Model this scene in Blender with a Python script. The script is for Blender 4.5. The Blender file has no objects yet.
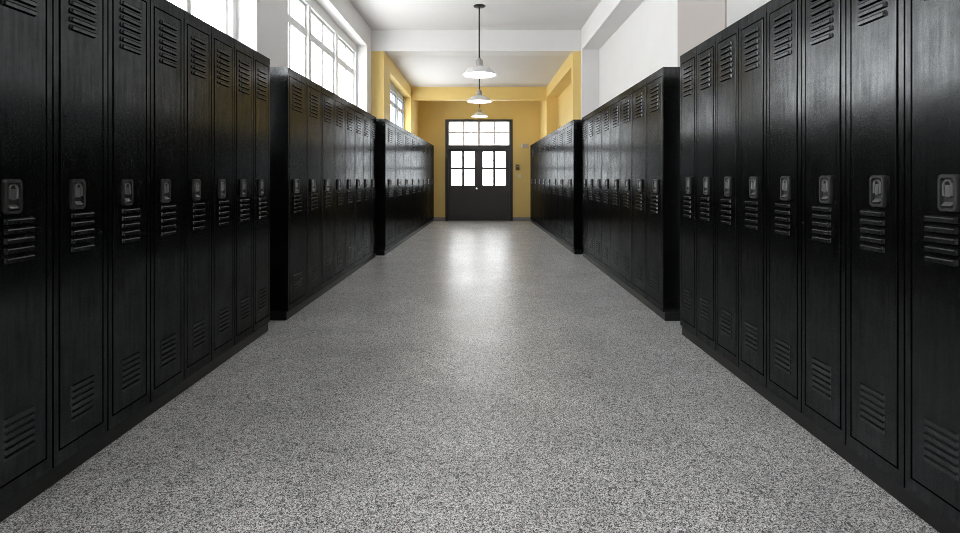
import bpy, bmesh, math, random
from mathutils import Vector, Matrix
random.seed(7)
PI = math.pi
sc = bpy.context.scene
COL = sc.collection
F, CX, HY, EYE = 520.0, 480.0, 179.0, 1.09      # focal length in px, vanishing point, eye height (960x533)

# ------------------------------------------------------------------ camera
cam = bpy.data.cameras.new('camera')
cam.sensor_fit = 'HORIZONTAL'; cam.sensor_width = 36.0
cam.lens = F / 960.0 * 36.0
cam.shift_y = -(266.5 - HY) / 960.0
cam.clip_start = 0.05; cam.clip_end = 200
cam_o = bpy.data.objects.new('camera', cam); COL.objects.link(cam_o)
cam_o.location = (0, 0, EYE); cam_o.rotation_euler = (PI/2, 0, 0)
sc.camera = cam_o

# ------------------------------------------------------------------ daylight, exposure
SKY = 7.0
world = bpy.data.worlds.new('overcast_sky'); sc.world = world
world.use_nodes = True
bg = world.node_tree.nodes['Background']
bg.inputs['Color'].default_value = (1.0, 1.0, 1.0, 1)
bg.inputs['Strength'].default_value = SKY
sc.view_settings.view_transform = 'Standard'
sc.view_settings.look = 'None'
sc.view_settings.exposure = 0.55
sc.view_settings.gamma = 1.0
sc.view_settings.use_curve_mapping = False
try:
    cy = sc.cycles
    cy.use_denoising = True; cy.denoising_prefilter = 'NONE'; cy.denoising_input_passes = 'RGB_ALBEDO_NORMAL'; cy.filter_width = 1.0
    cy.max_bounces = 14; cy.diffuse_bounces = 8; cy.glossy_bounces = 5
    cy.transparent_max_bounces = 12
    cy.sample_clamp_indirect = 8.0
except Exception:
    pass

def portal(loc, rot, sx, sy):
    l = bpy.data.lights.new('daylight_portal', 'AREA'); l.shape = 'RECTANGLE'
    l.size = sx; l.size_y = sy
    l.cycles.is_portal = True
    o = bpy.data.objects.new('daylight_portal', l); COL.objects.link(o)
    o.location = loc; o.rotation_euler = rot
    o['kind'] = 'helper'

# ------------------------------------------------------------------ materials
def mat(name, col, rough=0.5, metal=0.0, spec=0.5):
    m = bpy.data.materials.new(name); m.use_nodes = True
    b = m.node_tree.nodes['Principled BSDF']
    b.inputs['Base Color'].default_value = (*col, 1)
    b.inputs['Roughness'].default_value = rough
    b.inputs['Metallic'].default_value = metal
    b.inputs['Specular IOR Level'].default_value = spec
    return m
def nd(m, t): return m.node_tree.nodes.new(t)
def lk(m, a, b): m.node_tree.links.new(a, b)
def ramp(m, fac, stops, interp='LINEAR'):
    r = nd(m, 'ShaderNodeValToRGB'); r.color_ramp.interpolation = interp
    e = r.color_ramp.elements
    while len(e) > 1: e.remove(e[0])
    e[0].position = stops[0][0]; c = stops[0][1]; e[0].color = (*c, 1) if isinstance(c, tuple) else (c, c, c, 1)
    for p, c in stops[1:]:
        x = e.new(p); x.color = (*c, 1) if isinstance(c, tuple) else (c, c, c, 1)
    lk(m, fac, r.inputs['Fac']); return r
def coords(m, scale=(1, 1, 1), kind='Object'):
    tc = nd(m, 'ShaderNodeTexCoord'); mp = nd(m, 'ShaderNodeMapping')
    mp.inputs['Scale'].default_value = scale
    lk(m, tc.outputs[kind], mp.inputs['Vector']); return mp.outputs['Vector']
def noise(m, vec, scale, detail=4, rough=0.55):
    n = nd(m, 'ShaderNodeTexNoise'); n.inputs['Scale'].default_value = scale
    n.inputs['Detail'].default_value = detail; n.inputs['Roughness'].default_value = rough
    lk(m, vec, n.inputs['Vector']); return n.outputs['Fac']
def voro(m, vec, scale, feature='F1'):
    v = nd(m, 'ShaderNodeTexVoronoi'); v.feature = feature; v.inputs['Scale'].default_value = scale
    lk(m, vec, v.inputs['Vector']); return v
def mixc(m, fac, a, b, mode='MIX'):
    x = nd(m, 'ShaderNodeMix'); x.data_type = 'RGBA'; x.blend_type = mode
    for s, v in ((x.inputs[0], fac), (x.inputs[6], a), (x.inputs[7], b)):
        if hasattr(v, 'links'): lk(m, v, s)
        elif isinstance(v, tuple): s.default_value = (*v, 1)
        else: s.default_value = v
    return x.outputs[2]

def plaster(name, col, var=0.05, rough=0.6):
    m = mat(name, col, rough, 0, 0.3)
    b = m.node_tree.nodes['Principled BSDF']
    v = coords(m)
    n = noise(m, v, 1.3, 6, 0.6)
    r = ramp(m, n, [(0.3, tuple(c*(1-var) for c in col)), (0.7, col)])
    lk(m, r.outputs['Color'], b.inputs['Base Color'])
    bm_ = nd(m, 'ShaderNodeBump'); bm_.inputs['Strength'].default_value = 0.06; bm_.inputs['Distance'].default_value = 0.01
    lk(m, noise(m, v, 45, 3), bm_.inputs['Height']); lk(m, bm_.outputs['Normal'], b.inputs['Normal'])
    return m

M = {}
M['white'] = plaster('white_plaster', (0.80, 0.79, 0.785))
M['ceiling'] = plaster('ceiling_plaster', (0.74, 0.725, 0.72), 0.04, 0.8)
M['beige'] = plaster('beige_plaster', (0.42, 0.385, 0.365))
M['yellow'] = plaster('yellow_paint', (0.85, 0.635, 0.235), 0.06, 0.5)
M['sash'] = mat('white_window_paint', (0.78, 0.78, 0.78), 0.4)
M['sash_blue'] = mat('grey_window_paint', (0.45, 0.50, 0.58), 0.4)
M['baseboard'] = mat('grey_baseboard_paint', (0.30, 0.29, 0.30), 0.4)
M['door'] = plaster('charcoal_door_paint', (0.080, 0.080, 0.086), 0.3, 0.42)
M['door_frame'] = mat('grey_door_frame_paint', (0.045, 0.045, 0.048), 0.4)
M['back'] = plaster('unseen_wall_dark_grey', (0.05, 0.05, 0.053))
M['chrome'] = mat('polished_metal', (0.85, 0.85, 0.85), 0.15, 1.0)
M['dark_rod'] = mat('dark_bronze', (0.03, 0.028, 0.027), 0.4, 0.6)
M['neck'] = mat('brushed_aluminium', (0.45, 0.44, 0.43), 0.35, 0.9)
M['enamel'] = mat('white_enamel', (0.66, 0.65, 0.645), 0.25)
M['box_grey'] = mat('pale_grey_plastic', (0.50, 0.44, 0.42), 0.4)
M['box_white'] = mat('white_plastic', (0.85, 0.83, 0.8), 0.4)
M['box_brown'] = mat('brown_plastic', (0.16, 0.09, 0.04), 0.4)

def emit(name, col, s):
    m = bpy.data.materials.new(name); m.use_nodes = True
    nt = m.node_tree; nt.nodes.remove(nt.nodes['Principled BSDF'])
    e = nd(m, 'ShaderNodeEmission'); e.inputs['Color'].default_value = (*col, 1); e.inputs['Strength'].default_value = s
    lk(m, e.outputs['Emission'], nt.nodes['Material Output'].inputs['Surface']); return m
M['diffuser'] = emit('lit_opal_glass', (1.0, 0.97, 0.97), 6.5)

def glass():
    m = bpy.data.materials.new('window_glass'); m.use_nodes = True
    nt = m.node_tree; nt.nodes.remove(nt.nodes['Principled BSDF'])
    t = nd(m, 'ShaderNodeBsdfTransparent'); t.inputs['Color'].default_value = (0.97, 0.98, 0.98, 1)
    g = nd(m, 'ShaderNodeBsdfGlossy'); g.inputs['Roughness'].default_value = 0.02
    lw = nd(m, 'ShaderNodeLayerWeight'); lw.inputs['Blend'].default_value = 0.5
    fr = nd(m, 'ShaderNodeMath'); fr.operation = 'POWER'; fr.inputs[1].default_value = 5.0
    lk(m, lw.outputs['Facing'], fr.inputs[0])
    fr2 = nd(m, 'ShaderNodeMath'); fr2.operation = 'MULTIPLY_ADD'; fr2.inputs[1].default_value = 0.5; fr2.inputs[2].default_value = 0.03
    lk(m, fr.outputs[0], fr2.inputs[0])
    mx = nd(m, 'ShaderNodeMixShader')
    lk(m, fr2.outputs[0], mx.inputs['Fac']); lk(m, t.outputs[0], mx.inputs[1]); lk(m, g.outputs[0], mx.inputs[2])
    lk(m, mx.outputs[0], nt.nodes['Material Output'].inputs['Surface']); return m
M['glass'] = glass()

def terrazzo():
    m = mat('grey_terrazzo', (0.3, 0.3, 0.3), 0.3, 0.0, 0.3)
    b = m.node_tree.nodes['Principled BSDF']
    v = coords(m)
    fine = voro(m, v, 330)
    r1 = ramp(m, nd_sep(m, fine.outputs['Color'], 0), [(0.0, 0.0), (0.2, 0.03), (0.3, 0.22), (0.6, 0.44), (0.8, 0.75), (1.0, 0.95)])
    chips = voro(m, v, 120)
    r2 = ramp(m, nd_sep(m, chips.outputs['Color'], 1), [(0.0, 0.0), (0.80, 0.0), (0.84, 1.0)])
    edge = ramp(m, chips.outputs['Distance'], [(0.30, 1.0), (0.42, 0.0)])
    f2 = nd(m, 'ShaderNodeMath'); f2.operation = 'MULTIPLY'
    lk(m, r2.outputs['Color'], f2.inputs[0]); lk(m, edge.outputs['Color'], f2.inputs[1])
    c = mixc(m, f2.outputs[0], r1.outputs['Color'], (0.035, 0.035, 0.036))
    r3 = ramp(m, nd_sep(m, chips.outputs['Color'], 2), [(0.0, 0.0), (0.88, 0.0), (0.92, 1.0)])
    f3 = nd(m, 'ShaderNodeMath'); f3.operation = 'MULTIPLY'
    lk(m, r3.outputs['Color'], f3.inputs[0]); lk(m, edge.outputs['Color'], f3.inputs[1])
    c = mixc(m, f3.outputs[0], c, (0.60, 0.60, 0.60))
    fl = voro(m, v, 48)
    r4 = ramp(m, nd_sep(m, fl.outputs['Color'], 0), [(0.0, 0.0), (0.87, 0.0), (0.90, 0.75)])
    e4 = ramp(m, fl.outputs['Distance'], [(0.26, 1.0), (0.42, 0.0)])
    f4 = nd(m, 'ShaderNodeMath'); f4.operation = 'MULTIPLY'
    lk(m, r4.outputs['Color'], f4.inputs[0]); lk(m, e4.outputs['Color'], f4.inputs[1])
    c = mixc(m, f4.outputs[0], c, (0.04, 0.04, 0.042))
    big = ramp(m, noise(m, v, 2.2, 5, 0.6), [(0.3, 0.78), (0.7, 1.08)])
    c = mixc(m, 1.0, c, big.outputs['Color'], 'MULTIPLY')
    lk(m, c, b.inputs['Base Color'])
    rr = ramp(m, noise(m, v, 1.5, 3, 0.5), [(0.3, 0.32), (0.7, 0.37)])
    lk(m, rr.outputs['Color'], b.inputs['Roughness'])
    return m
def nd_sep(m, col, i):
    s = nd(m, 'ShaderNodeSeparateColor'); lk(m, col, s.inputs[0]); return s.outputs[i]
M['floor'] = terrazzo()

def locker_paint():
    m = mat('black_locker_enamel', (0.006, 0.006, 0.006), 0.25, 0.0, 0.5)
    b = m.node_tree.nodes['Principled BSDF']
    v = coords(m, (1, 1, 1))
    info = nd(m, 'ShaderNodeObjectInfo')
    vv = nd(m, 'ShaderNodeVectorMath'); vv.operation = 'ADD'
    sc_ = nd(m, 'ShaderNodeVectorMath'); sc_.operation = 'SCALE'; sc_.inputs['Scale'].default_value = 1.0
    lk(m, info.outputs['Location'], sc_.inputs[0])
    lk(m, v, vv.inputs[0]); lk(m, sc_.outputs[0], vv.inputs[1])
    st = nd(m, 'ShaderNodeMapping'); st.inputs['Scale'].default_value = (30, 30, 2.0)
    lk(m, vv.outputs[0], st.inputs['Vector'])
    streak = noise(m, st.outputs[0], 2.0, 6, 0.65)
    blot = noise(m, vv.outputs[0], 5.5, 7, 0.65)
    mx = nd(m, 'ShaderNodeMath'); mx.operation = 'ADD'; lk(m, streak, mx.inputs[0]); lk(m, blot, mx.inputs[1])
    h = nd(m, 'ShaderNodeMath'); h.operation = 'MULTIPLY'; h.inputs[1].default_value = 0.5
    lk(m, mx.outputs[0], h.inputs[0])
    rr = ramp(m, h.outputs[0], [(0.35, 0.14), (0.65, 0.24)])
    cc = ramp(m, h.outputs[0], [(0.36, 0.001), (0.64, 0.003)])
    nt = m.node_tree; nt.nodes.remove(b)
    df = nd(m, 'ShaderNodeBsdfDiffuse'); lk(m, cc.outputs['Color'], df.inputs['Color'])
    gl = nd(m, 'ShaderNodeBsdfGlossy'); lk(m, rr.outputs['Color'], gl.inputs['Roughness'])
    gl.inputs['Color'].default_value = (0.93, 0.97, 1, 1)
    lw = nd(m, 'ShaderNodeLayerWeight'); lw.inputs['Blend'].default_value = 0.5
    pw = nd(m, 'ShaderNodeMath'); pw.operation = 'POWER'; pw.inputs[1].default_value = 4.0
    lk(m, lw.outputs['Facing'], pw.inputs[0])
    ma = nd(m, 'ShaderNodeMath'); ma.operation = 'MULTIPLY_ADD'; ma.inputs[1].default_value = 0.03; ma.inputs[2].default_value = 0.0
    lk(m, pw.outputs[0], ma.inputs[0])
    gr = ramp(m, h.outputs[0], [(0.36, 0.078), (0.64, 0.040)])          # worn, duller patches in the gloss
    ad = nd(m, 'ShaderNodeMath'); ad.operation = 'ADD'
    lk(m, ma.outputs[0], ad.inputs[0]); lk(m, gr.outputs['Color'], ad.inputs[1])
    ms = nd(m, 'ShaderNodeMixShader'); lk(m, ad.outputs[0], ms.inputs['Fac'])
    lk(m, df.outputs[0], ms.inputs[1]); lk(m, gl.outputs[0], ms.inputs[2])
    lk(m, ms.outputs[0], nt.nodes['Material Output'].inputs['Surface'])
    return m
M['locker'] = locker_paint()
def vent_paint():  # lightened copy of the locker enamel; caught window light put into its colour
    m = M['locker'].copy(); m.name = 'lit_louvre_enamel'
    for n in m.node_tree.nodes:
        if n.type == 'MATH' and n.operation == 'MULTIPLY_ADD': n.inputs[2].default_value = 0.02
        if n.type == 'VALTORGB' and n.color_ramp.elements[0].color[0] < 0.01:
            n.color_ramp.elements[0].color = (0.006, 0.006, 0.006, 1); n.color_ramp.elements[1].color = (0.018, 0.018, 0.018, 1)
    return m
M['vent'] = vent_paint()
M['plinth'] = mat('black_plinth_paint', (0.006, 0.006, 0.006), 0.45, 0.0, 0.35)
M['latch'] = mat('dark_steel_latch', (0.035, 0.035, 0.035), 0.42, 0.5)
M['latch_handle'] = mat('worn_steel_handle', (0.20, 0.20, 0.20), 0.36, 0.8)

# ------------------------------------------------------------------ mesh helpers
def box(bm, x0, x1, y0, y1, z0, z1, mi=0):
    vs = [bm.verts.new(p) for p in ((x0,y0,z0),(x1,y0,z0),(x1,y1,z0),(x0,y1,z0),(x0,y0,z1),(x1,y0,z1),(x1,y1,z1),(x0,y1,z1))]
    for q in ((0,3,2,1),(4,5,6,7),(0,1,5,4),(1,2,6,5),(2,3,7,6),(3,0,4,7)):
        f = bm.faces.new([vs[i] for i in q]); f.material_index = mi
def bevel_sharp(bm, off, seg=1, ang=0.6):
    bm.normal_update()
    es = [e for e in bm.edges if len(e.link_faces) == 2 and e.calc_face_angle(0) > ang]
    bmesh.ops.bevel(bm, geom=es, offset=off, segments=seg, profile=0.5, affect='EDGES', clamp_overlap=True)
def obj(name, bm, m, parent=None, smooth=False):
    me = bpy.data.meshes.new(name)
    bmesh.ops.recalc_face_normals(bm, faces=bm.faces)
    bm.to_mesh(me); bm.free()
    for x in (m if isinstance(m, (list, tuple)) else [m]): me.materials.append(x)
    if smooth:
        for p in me.polygons: p.use_smooth = True
        try: me.set_sharp_from_angle(angle=0.7)
        except Exception: pass
    o = bpy.data.objects.new(name, me); COL.objects.link(o)
    if parent is not None: o.parent = parent
    return o
def struct(name, bm, m, parent=None):
    o = obj(name, bm, m, parent)
    if parent is None: o['kind'] = 'structure'
    return o
def empty(name, loc, rz=0.0):
    o = bpy.data.objects.new(name, None); COL.objects.link(o)
    o.empty_display_size = 0.1
    o.location = loc; o.rotation_euler = (0, 0, rz); return o
def tag(o, label, cat, group=None):
    o['label'] = label; o['category'] = cat
    if group: o['group'] = group
def lathe(bm, prof, n=40, c=(0, 0, 0)):
    rings = []
    for r, z in prof:
        if r < 1e-6: rings.append([bm.verts.new((c[0], c[1], c[2] + z))])
        else: rings.append([bm.verts.new((c[0] + r*math.cos(2*PI*i/n), c[1] + r*math.sin(2*PI*i/n), c[2] + z)) for i in range(n)])
    for a, b in zip(rings, rings[1:]):
        for i in range(n):
            j = (i+1) % n
            if len(a) == 1 and len(b) == 1: break
            if len(a) == 1: bm.faces.new((a[0], b[i], b[j]))
            elif len(b) == 1: bm.faces.new((a[i], a[j], b[0]))
            else: bm.faces.new((a[i], a[j], b[j], b[i]))
def tube(bm, pts, r, n=8):
    rings = []
    for k, p in enumerate(pts):
        p = Vector(p)
        t = (Vector(pts[min(k+1, len(pts)-1)]) - Vector(pts[max(k-1, 0)])).normalized()
        up = Vector((0, 1, 0)) if abs(t.y) < 0.9 else Vector((1, 0, 0))
        a = t.cross(up).normalized(); b = t.cross(a)
        rings.append([bm.verts.new(p + r*(a*math.cos(2*PI*i/n) + b*math.sin(2*PI*i/n))) for i in range(n)])
    for A, B in zip(rings, rings[1:]):
        for i in range(n): bm.faces.new((A[i], A[(i+1) % n], B[(i+1) % n], B[i]))
    bm.faces.new(rings[0]); bm.faces.new(rings[-1])
def wall_pieces(bm, fx, y0, y1, z0, z1, openings, mi=0):
    """solid wall slab between across-range fx=(a,b), run y0..y1, with openings (ya,yb,za,zb)"""
    y = y0
    for ya, yb, za, zb in sorted(openings):
        if ya > y: box(bm, fx[0], fx[1], y, ya, z0, z1, mi)
        if za > z0: box(bm, fx[0], fx[1], ya, yb, z0, za, mi)
        if zb < z1: box(bm, fx[0], fx[1], ya, yb, zb, z1, mi)
        y = yb
    if y < y1: box(bm, fx[0], fx[1], y, y1, z0, z1, mi)

# ------------------------------------------------------------------ the room
BACK = -4.0; STEP = 8.67; END = 13.57; HC = 3.57; HC2 = 3.24; HEAD = 3.23; HEAD2 = 2.99
LW, RW = -1.81, 1.68          # near section wall faces
LW2, RW2 = -1.60, 1.55        # yellow section wall faces
SILL = 1.35; PL_TOP = 2.02

bm = bmesh.new(); box(bm, -2.6, 2.6, BACK-0.3, END+0.3, -0.2, 0.0); struct('floor', bm, M['floor'])
bm = bmesh.new()
box(bm, -2.10, 2.35, BACK-0.25, STEP, HC, HC+0.2)
box(bm, -1.92, 2.35, STEP, END+0.25, HC2, HC+0.2)
struct('ceiling', bm, M['ceiling'])
bm = bmesh.new(); box(bm, LW, RW, STEP-0.02, STEP+0.30, HEAD-0.01, HC)
struct('trim_1', bm, M['white'])                                   # white cross beam
bm = bmesh.new(); box(bm, LW2, RW2, 12.15, 12.28, 2.94, HC2)
struct('trim_2', bm, M['yellow'])                                  # yellow cross beam

# left wall: window bays
WIN = [(-2.9, -0.2), (0.5, 4.22), (4.90, 8.33)]
bm = bmesh.new()
wall_pieces(bm, (-2.10, LW), BACK, STEP, 0.0, HC, [(a, b, SILL, HEAD) for a, b in WIN], 0)
wall_pieces(bm, (-1.90, LW2), STEP, END+0.25, 0.0, HC2, [(9.24, 12.06, SILL, HEAD2)], 1)
struct('wall_left', bm, [M['white'], M['yellow']])
# right wall: blind niches
bm = bmesh.new()
box(bm, 1.96, 2.35, BACK, STEP, 0, HC, 0)
wall_pieces(bm, (RW, 1.96), BACK, STEP, 0.0, HC, [(-2.9, 0.2, SILL, HEAD-0.01), (0.8, 3.54, SILL, HEAD-0.01), (4.39, 8.55, SILL, HEAD-0.01)], 0)
box(bm, RW-0.012, RW, 3.54, 4.39, PL_TOP, HC, 2)  # pier face given a darker, pinker tone than the wall
box(bm, 1.81, 2.35, STEP, END+0.25, 0, HC2, 1)
wall_pieces(bm, (RW2, 1.81), STEP, END+0.25, 0.0, HC2, [(8.82, 12.10, SILL, HEAD2)], 1)
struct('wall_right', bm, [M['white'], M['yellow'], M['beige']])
# end wall with the door opening
DX0, DX1, DTOP = -0.905, 0.853, 2.645
bm = bmesh.new()
box(bm, LW2, DX0, END, END+0.25, 0, HC2); box(bm, DX1, RW2, END, END+0.25, 0, HC2); box(bm, DX0, DX1, END, END+0.25, DTOP, HC2)
struct('wall_end', bm, M['yellow'])
# unseen wall behind the camera, kept dark to cut fill light and reflections
bm = bmesh.new()
box(bm, -2.10, 2.35, BACK-0.25, BACK, 0, HC)
struct('unseen_dark_wall_back', bm, M['back'])
for nm, a, b in (('baseboard_end_left', LW2, DX0-0.0), ('baseboard_end_right', DX1, RW2)):
    bm = bmesh.new(); box(bm, a, b, END-0.022, END, 0, 0.095); bevel_sharp(bm, 0.006); struct(nm, bm, M['baseboard'])

# windows
def window(name, xg, ya, yb, z0, z1, unit, rail, fm):
    """timber window in the left wall: outer frame, mullions, muntins, meeting rail; one glass mesh"""
    root = empty(name, (xg, (ya+yb)/2, z0)); root['kind'] = 'structure'
    L = yb-ya; n = max(1, round(L/unit)); h = z1-z0; zr = rail-z0
    f = bmesh.new(); y0 = -L/2
    t = 0.055
    box(f, -t, t, y0, y0+0.06, 0, h); box(f, -t, t, -y0-0.06, -y0, 0, h)
    box(f, -t, t, y0+0.06, -y0-0.06, 0, 0.06); box(f, -t, t, y0+0.06, -y0-0.06, h-0.13, h)
    ms = [y0 + L*k/n for k in range(1, n)]
    for y in ms: box(f, -t, t, y-0.045, y+0.045, 0.06, h-0.13)
    edges = [y0+0.03] + ms + [-y0-0.03]
    obj('window_frame', f, fm, root)
    s = bmesh.new()
    for a, b in zip(edges, edges[1:]):
        a += 0.046; b -= 0.046; c = (a+b)/2
        box(s, -0.03, 0.03, a, b, zr-0.035, zr+0.035)
        box(s, -0.02, 0.02, a, a+0.03, 0.061, zr-0.036); box(s, -0.02, 0.02, b-0.03, b, 0.061, zr-0.036)
        box(s, -0.02, 0.02, a, a+0.03, zr+0.036, h-0.131); box(s, -0.02, 0.02, b-0.03, b, zr+0.036, h-0.131)
        box(s, -0.02, 0.02, a+0.03, b-0.03, h-0.165, h-0.131); box(s, -0.02, 0.02, a+0.03, b-0.03, zr+0.036, zr+0.066)
        box(s, -0.025, 0.025, c-0.026, c+0.026, 0.061, zr-0.036); box(s, -0.025, 0.025, c-0.026, c+0.026, zr+0.067, h-0.166)
        for zz in (0.061 + (zr-0.1)/2,):
            box(s, -0.013, 0.013, a+0.03, c-0.027, zz-0.012, zz+0.012); box(s, -0.013, 0.013, c+0.027, b-0.03, zz-0.012, zz+0.012)
    obj('sash', s, fm, root)
    g = bmesh.new(); box(g, -0.003, 0.003, y0+0.03, -y0-0.03, 0.03, h-0.03)
    obj('pane', g, M['glass'], root)
    k = bmesh.new(); box(k, -0.05, 0.15, y0+0.002, -y0-0.002, -0.0, 0.012)
    obj('sill', k, fm, root)
    portal((xg-0.28, (ya+yb)/2, (z0+z1)/2), (0, -PI/2, 0), h, L)
window('window_1', -2.03, 4.90, 8.33, SILL, HEAD, 1.1, 2.76, M['sash'])
window('window_2', -2.03, 0.5, 4.22, SILL, HEAD, 1.1, 2.76, M['sash'])
window('window_3', -1.82, 9.24, 12.06, SILL, HEAD2, 0.94, 2.62, M['sash_blue'])
window('added_unseen_window', -2.03, -2.9, -0.2, SILL, HEAD, 1.1, 2.76, M['sash'])  # unseen window behind the camera, added for its daylight
portal((0, END+0.3, 1.5), (-PI/2, 0, 0), 1.7, 2.4)

# ------------------------------------------------------------------ entrance doors and transom
PXM = END / F                                   # metres per pixel at the end wall
def ex(px): return (px-CX)*PXM
def ez(py): return EYE-(py-HY)*PXM
YD = END+0.05
bm = bmesh.new()
fw = 0.075
box(bm, DX0, DX0+fw, END-0.02, END+0.16, 0, DTOP); box(bm, DX1-fw, DX1, END-0.02, END+0.16, 0, DTOP)
box(bm, DX0+fw, DX1-fw, END-0.02, END+0.16, DTOP-0.05, DTOP)
box(bm, DX0+fw, DX1-fw, END-0.01, END+0.16, ez(149.0), ez(145.6))
struct('trim_3', bm, M['door_frame'])
# transom window
tx0, tx1, tz0, tz1 = DX0+fw, DX1-fw, ez(145.6), DTOP-0.05
root = empty('window_5', ((tx0+tx1)/2, YD+0.05, tz0)); root['kind'] = 'structure'
w, h = tx1-tx0, tz1-tz0
bm = bmesh.new()
for a, b in ((-w/2, -w/2+0.03), (-0.036, 0.036), (w/2-0.03, w/2)): box(bm, a, b, -0.025, 0.025, 0, h)
for a, b in ((-w/2+0.03, -0.036), (0.036, w/2-0.03)):
    box(bm, a, b, -0.025, 0.025, 0, 0.025); box(bm, a, b, -0.025, 0.025, h-0.025, h)
    box(bm, a, b, -0.015, 0.015, h*0.55-0.022, h*0.55+0.022)
    c = (a+b)/2; box(bm, c-0.02, c+0.02, -0.012, 0.012, 0.025, h*0.55-0.022); box(bm, c-0.02, c+0.02, -0.012, 0.012, h*0.55+0.022, h-0.025)
obj('window_frame', bm, M['sash'], root)
bm = bmesh.new(); box(bm, -w/2+0.01, w/2-0.01, -0.003, 0.003, 0.01, h-0.01); obj('pane', bm, M['glass'], root)
# two leaves
def leaf(name, x0, x1, gx0, gx1, gm):
    root = empty(name, ((x0+x1)/2, YD, 0)); root['kind'] = 'structure'
    c = (x0+x1)/2; W = x1-x0; Z = ez(149.2); T = 0.045
    a, b = gx0-c, gx1-c; z0, z1 = ez(185.3), ez(151.6); m0 = gm-c
    bm = bmesh.new()
    zp0, zp1 = 0.16, ez(193.0)                   # sunk lower panel
    box(bm, -W/2, a, 0, T, 0.008, Z); box(bm, b, W/2, 0, T, 0.008, Z)
    box(bm, a, b, 0, T, z1, Z); box(bm, a, b, 0, T, zp1, z0); box(bm, a, b, 0, T, 0.008, zp0)
    box(bm, a, b, 0.018, T-0.01, zp0, zp1)
    for q in (a+0.012, b-0.012): box(bm, q-0.012, q+0.012, 0.008, 0.018, zp0, zp1)
    for q in (zp0+0.012, zp1-0.012): box(bm, a+0.024, b-0.024, 0.008, 0.018, q-0.012, q+0.012)
    obj('door_leaf', bm, M['door'], root)
    g = bmesh.new(); zm = ez(168.3)
    box(g, m0-0.030, m0+0.030, 0.008, T-0.008, z0, z1)
    for p, q in ((a, m0-0.030), (m0+0.030, b)): box(g, p, q, 0.008, T-0.008, zm-0.028, zm+0.028)
    obj('muntin', g, M['door'], root)
    p = bmesh.new(); box(p, a, b, T/2-0.003, T/2+0.003, z0, z1); obj('pane', p, M['glass'], root)
    return root, c
lx0, lx1 = DX0+fw+0.003, ex(479.0)-0.003
bm = bmesh.new()                                  # rebate the leaves close against, and the threshold
box(bm, DX0+fw, DX0+fw+0.03, YD+0.047, YD+0.075, 0, ez(149.0)); box(bm, DX1-fw-0.03, DX1-fw, YD+0.047, YD+0.075, 0, ez(149.0))
box(bm, DX0+fw+0.03, DX1-fw-0.03, YD+0.047, YD+0.075, ez(149.0)-0.04, ez(149.0)); box(bm, DX0+fw+0.03, DX1-fw-0.03, YD+0.047, YD+0.11, 0, 0.03)
box(bm, ex(479.0)-0.03, ex(479.0)+0.03, YD+0.047, YD+0.06, 0.03, ez(149.0)-0.04)
struct('trim_4', bm, M['door_frame'])
d1, c1 = leaf('door_1', lx0, lx1, ex(451.3), ex(474.6), ex(463.0))
d2, c2 = leaf('door_2', lx1+0.006, DX1-fw-0.003, ex(482.8), ex(505.6), ex(494.2))
k = bmesh.new(); lathe(k, [(0, 0), (0.034, 0), (0.034, 0.008), (0.014, 0.012), (0.014, 0.035), (0.030, 0.045), (0.036, 0.058), (0.028, 0.072), (0, 0.076)], 20)
bmesh.ops.rotate(k, verts=k.verts, cent=(0, 0, 0), matrix=Matrix.Rotation(PI/2, 3, 'X'))
bmesh.ops.translate(k, verts=k.verts, vec=(ex(477.0)-c1, 0, ez(189)))
obj('door_knob', k, M['chrome'], d1, True)

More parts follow.
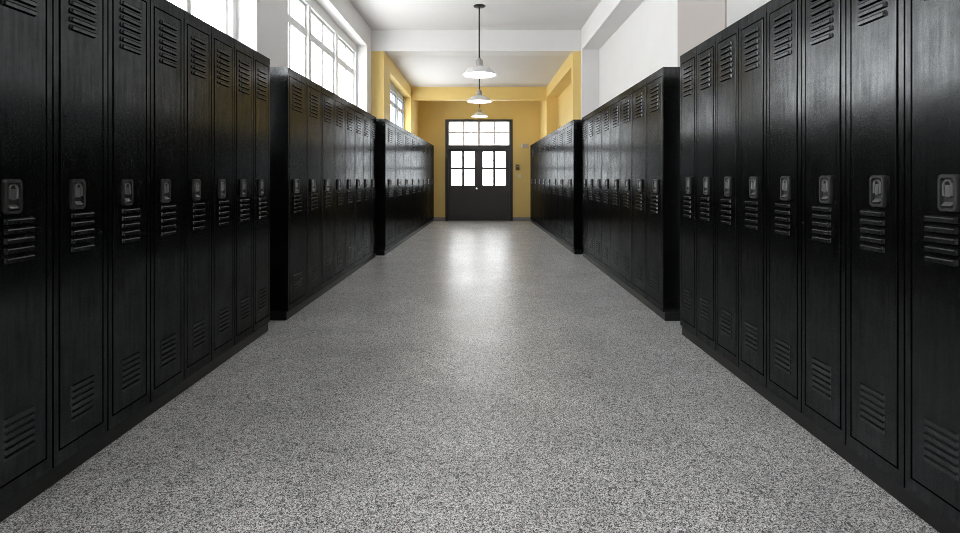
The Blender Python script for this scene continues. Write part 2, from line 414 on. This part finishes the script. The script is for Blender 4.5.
# ------------------------------------------------------------------ lockers
HT, PL = 1.95, 0.069
def rrect(w, h, r, n=4):
    pts = []
    for cx, cz, a0 in ((w/2-r, h/2-r, 0), (-w/2+r, h/2-r, PI/2), (-w/2+r, -h/2+r, PI), (w/2-r, -h/2+r, 1.5*PI)):
        for i in range(n+1):
            a = a0 + PI/2*i/n; pts.append((cx+r*math.cos(a), cz+r*math.sin(a)))
    return pts
def make_locker(w, depth, mirror, up=0.0):
    """front faces local -y, origin at the middle of the front bottom edge; z=0 is the plinth top"""
    s = -1 if mirror else 1; k = w/0.2706
    H = HT-PL
    root = empty('locker', (0, 0, 0))
    g = 0.0035; st = 0.024; yb = 0.022
    b = bmesh.new()
    X = w/2-g
    box(b, -X, -X+st-g, 0, yb, 0, H-0.042); box(b, X-st+g, X, 0, yb, 0, H-0.042)
    a0, a1 = -X+st-g, X-st+g
    box(b, a0, a1, 0, yb, H-0.060, H-0.042); box(b, -w/2+0.0012, w/2-0.0012, 0, yb, H-0.042, H); box(b, a0, a1, 0, yb, 0, 0.048)
    box(b, -X, -X+0.004, yb, depth, 0, H); box(b, X-0.004, X, yb, depth, 0, H)
    box(b, -X+0.004, X-0.004, yb, depth, 0, 0.004); box(b, -X+0.004, X-0.004, yb, depth, H-0.004, H)
    box(b, -X+0.004, X-0.004, depth-0.004, depth, 0.004, H-0.004)
    obj('body', b, M['locker'], root)
    # door sheet with real louvre slots
    gap = 0.008; dx0, dx1 = a0+gap, a1-gap; dz0, dz1 = 0.048+gap*0.8, H-0.060-gap*0.8
    yf = -0.002; th = 0.018
    lx = -w/2 + 0.075*k                                       # latch side edge of the plate (near the camera)
    vents = [(-0.0625*k, 0.0625*k, 1.845-PL, 1.632-PL, 7),
             (lx+0.004*k, lx+0.112*k, 0.968-PL, 0.812-PL, 5),
             (lx+0.002*k, lx+0.118*k, 0.332-PL, 0.188-PL, 6)]
    vents = [(a, b, c+up, d+up, e) for a, b, c, d, e in vents]
    xs = {dx0, dx1}; zs = {dz0, dz1}; slots = []
    for x0, x1, zt, zb, n in vents:
        p = (zt-zb)/n
        for i in range(n):
            z1 = zt - i*p - p*0.62; z0 = z1 - p*0.24
            slots.append((x0+0.004, x1-0.004, z0, z1)); xs |= {x0+0.004, x1-0.004}; zs |= {z0, z1}
    xs = sorted(xs); zs = sorted(zs)
    d = bmesh.new(); V = {}
    def vert(i, j):
        if (i, j) not in V: V[i, j] = d.verts.new((s*xs[i], yf, zs[j]))
        return V[i, j]
    for i in range(len(xs)-1):
        for j in range(len(zs)-1):
            cx, cz = (xs[i]+xs[i+1])/2, (zs[j]+zs[j+1])/2
            if any(q[0] < cx < q[1] and q[2] < cz < q[3] for q in slots): continue
            d.faces.new((vert(i, j), vert(i+1, j), vert(i+1, j+1), vert(i, j+1)))
    bmesh.ops.dissolve_limit(d, angle_limit=0.01, verts=d.verts, edges=d.edges, use_dissolve_boundaries=False)
    r = bmesh.ops.extrude_face_region(d, geom=d.faces[:])
    bmesh.ops.translate(d, verts=[v for v in r['geom'] if isinstance(v, bmesh.types.BMVert)], vec=(0, th, 0))
    bmesh.ops.recalc_face_normals(d, faces=d.faces)
    d.edges.ensure_lookup_table()
    tol = 1e-4
    es = []
    for e in d.edges:
        if all(abs(v.co.y-yf) < tol for v in e.verts):
            if all(abs(abs(v.co.x)-abs(dx1)) < tol for v in e.verts) or all(abs(v.co.z-dz0) < tol for v in e.verts) or all(abs(v.co.z-dz1) < tol for v in e.verts):
                es.append(e)
    bmesh.ops.bevel(d, geom=es, offset=0.002, segments=2, profile=0.5, affect='EDGES')
    door = obj('door', d, M['locker'], root)
    for x0, x1, zt, zb, n in vents:
        m = bmesh.new(); p = (zt-zb)/n; out = 0.005 if zt < 0.6 else 0.010
        for i in range(n):
            ztop = zt - i*p - p*0.12; zlo = ztop - p*0.62
            X0, X1 = s*x0, s*x1
            zk = ztop - (ztop-zlo)*(0.2 if zt < 0.6 else 0.32)                      # short hood, then a nearly upright slat
            P = [(yf, ztop), (yf-out*0.72, zk+0.0025), (yf-out, zk-0.001), (yf-out, zlo), (yf-out+0.002, zlo), (yf-out+0.002, zk-0.002), (yf, ztop-0.0035)]
            ins = 0.0045 if X1 > X0 else -0.0045               # pressed, sloping ends
            A = [[m.verts.new((X + (q if y < yf-1e-6 else 0), y, z)) for y, z in P] for X, q in ((X0, ins), (X1, -ins))]
            for j in range(len(P)-1): m.faces.new((A[0][j], A[1][j], A[1][j+1], A[0][j+1]))
            for E, X in ((A[0], X0), (A[1], X1)):
                C = m.verts.new((X, yf, zlo))
                m.faces.new((E[0], E[1], E[2], E[3], C))
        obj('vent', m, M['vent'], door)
    # latch plate
    pw, ph = 0.064*k, 0.112
    pcx, pcz = s*(lx+pw/2-0.004*k), 1.034-PL+up
    m = bmesh.new(); rings = []
    for (W, Hh, R, y) in ((pw, ph, 0.013, 0), (pw, ph, 0.013, -0.009), (pw-0.006, ph-0.006, 0.011, -0.013), (pw-0.020, ph-0.020, 0.009, -0.013), (pw-0.026, ph-0.026, 0.008, -0.003)):
        rings.append([m.verts.new((pcx+x, yf+y, pcz+z)) for x, z in rrect(W, Hh, R)])
    for A, B in zip(rings, rings[1:]):
        for i in range(len(A)): m.faces.new((A[i], A[(i+1) % len(A)], B[(i+1) % len(A)], B[i]))
    m.faces.new(rings[-1])
    obj('latch_plate', m, M['latch'], door, True)
    m = bmesh.new(); yy = yf-0.009
    arch = [(pcx+math.cos(a)*0.014*k**0.5, yy, pcz+0.022+math.sin(a)*0.016) for a in [PI*i/8 for i in range(9)]]
    arch = [(arch[0][0], yy, pcz-0.008)] + arch + [(arch[-1][0], yy, pcz-0.008)]
    tube(m, arch, 0.0035, 6)
    box(m, pcx-0.008, pcx+0.008, yf-0.010, yf-0.003, pcz-0.012, pcz+0.024)
    # finger lip along the bottom of the cup
    q = pw/2-0.016
    vs = [m.verts.new(c) for c in ((pcx-q, yf-0.003, pcz-0.026), (pcx+q, yf-0.003, pcz-0.026), (pcx+q, yf-0.015, pcz-0.038), (pcx-q, yf-0.015, pcz-0.038),
                                   (pcx-q, yf-0.003, pcz-0.042), (pcx+q, yf-0.003, pcz-0.042))]
    m.faces.new((vs[0], vs[1], vs[2], vs[3])); m.faces.new((vs[3], vs[2], vs[5], vs[4])); m.faces.new((vs[0], vs[3], vs[4])); m.faces.new((vs[1], vs[5], vs[2])); m.faces.new((vs[0], vs[4], vs[5], vs[1]))
    obj('latch_handle', m, M['latch_handle'], door)
    return root
def copy_tree(o, parent=None):
    c = o.copy(); COL.objects.link(c); c.parent = parent
    for ch in o.children: copy_tree(ch, c)
    return c

ORD = ['first from the near end', 'second from the near end', 'third from the near end', 'fourth from the near end',
       'fifth from the near end', 'sixth from the near end', 'second from the far end', 'last at the far end']
def bank(side, p0, p1, depth, n, where, row, up=0.0):
    (x0, y0), (x1, y1) = p0, p1
    L = math.hypot(x1-x0, y1-y0); w = L/n
    dx, dy = (x1-x0)/L, (y1-y0)/L
    rz = math.atan2(dy, dx) if side == 'left' else math.atan2(-dy, -dx)
    proto = make_locker(w, depth, side == 'right', up)
    for i in range(n):
        o = proto if i == 0 else copy_tree(proto)
        t = (i+0.5)*w
        o.location = (x0+dx*t, y0+dy*t, PL); o.rotation_euler = (0, 0, rz)
        tag(o, 'tall black metal locker, %s of the %s of lockers' % (ORD[i], where), 'locker', row)
    b = bmesh.new()
    box(b, -L/2, L/2, 0.012, depth, 0, PL); bevel_sharp(b, 0.004)
    pl = obj('locker_plinth', b, M['plinth'])
    pl.location = ((x0+x1)/2, (y0+y1)/2, 0); pl.rotation_euler = (0, 0, rz)
    tag(pl, 'low black plinth on the floor under the ' + where + ' of lockers', 'plinth')
bank('left', (-1.505, 1.562), (-1.505, 3.727), 0.30, 8, 'front left row', 'lockers of the front left row')
bank('right', (1.40, 1.440), (1.40, 3.640), 0.27, 8, 'front right row', 'lockers of the front right row', 0.014)
bank('left', (-1.477, 4.000), (-1.445, 7.258), 0.30, 8, 'middle left row', 'lockers of the middle left row')
bank('right', (1.406, 3.987), (1.437, 7.327), 0.23, 8, 'middle right row', 'lockers of the middle right row')
bank('left', (-1.346, 7.400), (-1.190, 13.40), 0.22, 8, 'far left row', 'lockers of the far left row')
bank('right', (1.354, 7.510), (1.289, 13.30), 0.19, 8, 'far right row', 'lockers of the far right row')

# ------------------------------------------------------------------ pendant lamps
def pendant(x, y, zrim, R, ztop, label):
    root = empty('pendant_lamp', (x, y, ztop))
    z = zrim-ztop
    k = R/0.243
    b = bmesh.new(); lathe(b, [(0, 0), (0.083, 0), (0.083, -0.012), (0.05, -0.022), (0, -0.024)], 32); obj('canopy', b, M['dark_rod'], root, True)
    b = bmesh.new(); tube(b, [(0, 0, -0.02), (0, 0, z+0.22*k)], 0.011, 10); obj('stem', b, M['dark_rod'], root, True)
    b = bmesh.new(); lathe(b, [(0.0, 0.245*k), (0.016*k, 0.245*k), (0.030*k, 0.225*k), (0.046*k, 0.215*k), (0.052*k, 0.20*k), (0.052*k, 0.135*k), (0.06*k, 0.12*k), (0, 0.115*k)], 32, (0, 0, z)); obj('neck', b, M['neck'], root, True)
    prof = []
    for i in range(11):
        t = i/10
        prof.append((0.055*k + (R-0.055*k)*t, 0.008*k + 0.117*k*(1-t**2.2)))
    prof += [(R+0.004, 0.006*k), (R+0.004, 0.0), (R, 0.0)]
    inner = [(R-0.003, 0.004)] + [(max(r-0.006, 0.05*k), zz-0.005) for r, zz in reversed(prof[:11])]
    b = bmesh.new(); lathe(b, prof+inner, 48, (0, 0, z)); obj('shade', b, M['enamel'], root, True)
    b = bmesh.new()
    lathe(b, [(R-0.012, 0.006*k), (R*0.85, 0.004), (R*0.6, 0.000), (R*0.3, -0.004), (0, -0.006)], 48, (0, 0, z))
    obj('diffuser', b, M['diffuser'], root, True)
    tag(root, label, 'lamp', 'pendant lamps down the middle of the ceiling')
    return root
pendant(-0.010, 7.45, 2.576, 0.243, HC, 'largest white dish pendant lamp, nearest, on a long dark stem from the ceiling')
pendant(-0.012, 10.25, 2.612, 0.243, HC2, 'middle white dish pendant lamp, between the nearest lamp and the door lamp')
pendant(-0.005, 12.80, 2.625, 0.202, HC2, 'smallest white dish pendant lamp, hanging just before the end doors')

# ------------------------------------------------------------------ fittings on the end wall
root = empty('wall_alarm', (ex(525.0), END, ez(145.8)))
b = bmesh.new(); box(b, -0.07, 0.09, -0.06, 0, -0.055, 0.055); bevel_sharp(b, 0.008, 2); obj('housing', b, M['box_grey'], root)
b = bmesh.new(); box(b, -0.10, -0.071, -0.05, 0, -0.05, 0.05); bevel_sharp(b, 0.006, 2); obj('lens', b, M['box_white'], root)
tag(root, 'pale grey box with a white end, high on the yellow wall beside the doors', 'alarm')
root = empty('wall_call_box', (ex(517.3), END, ez(167.2)))
b = bmesh.new(); box(b, -0.05, 0.05, -0.05, 0, -0.07, 0.07); bevel_sharp(b, 0.008, 2); obj('housing', b, M['box_brown'], root)
b = bmesh.new(); box(b, -0.03, 0.03, -0.058, -0.05, 0.0, 0.03); obj('cover', b, M['box_grey'], root)
tag(root, 'small brown box on the yellow wall just right of the doors', 'call box')
root = empty('light_switch', (ex(519.6), END, ez(176.2)))
b = bmesh.new(); box(b, -0.03, 0.03, -0.008, 0, -0.045, 0.045); bevel_sharp(b, 0.003); obj('switch_plate', b, M['box_white'], root)
b = bmesh.new(); box(b, -0.008, 0.008, -0.020, -0.008, -0.012, 0.012); obj('toggle', b, M['box_white'], root)
tag(root, 'tiny white light switch below the brown box on the yellow wall', 'switch')
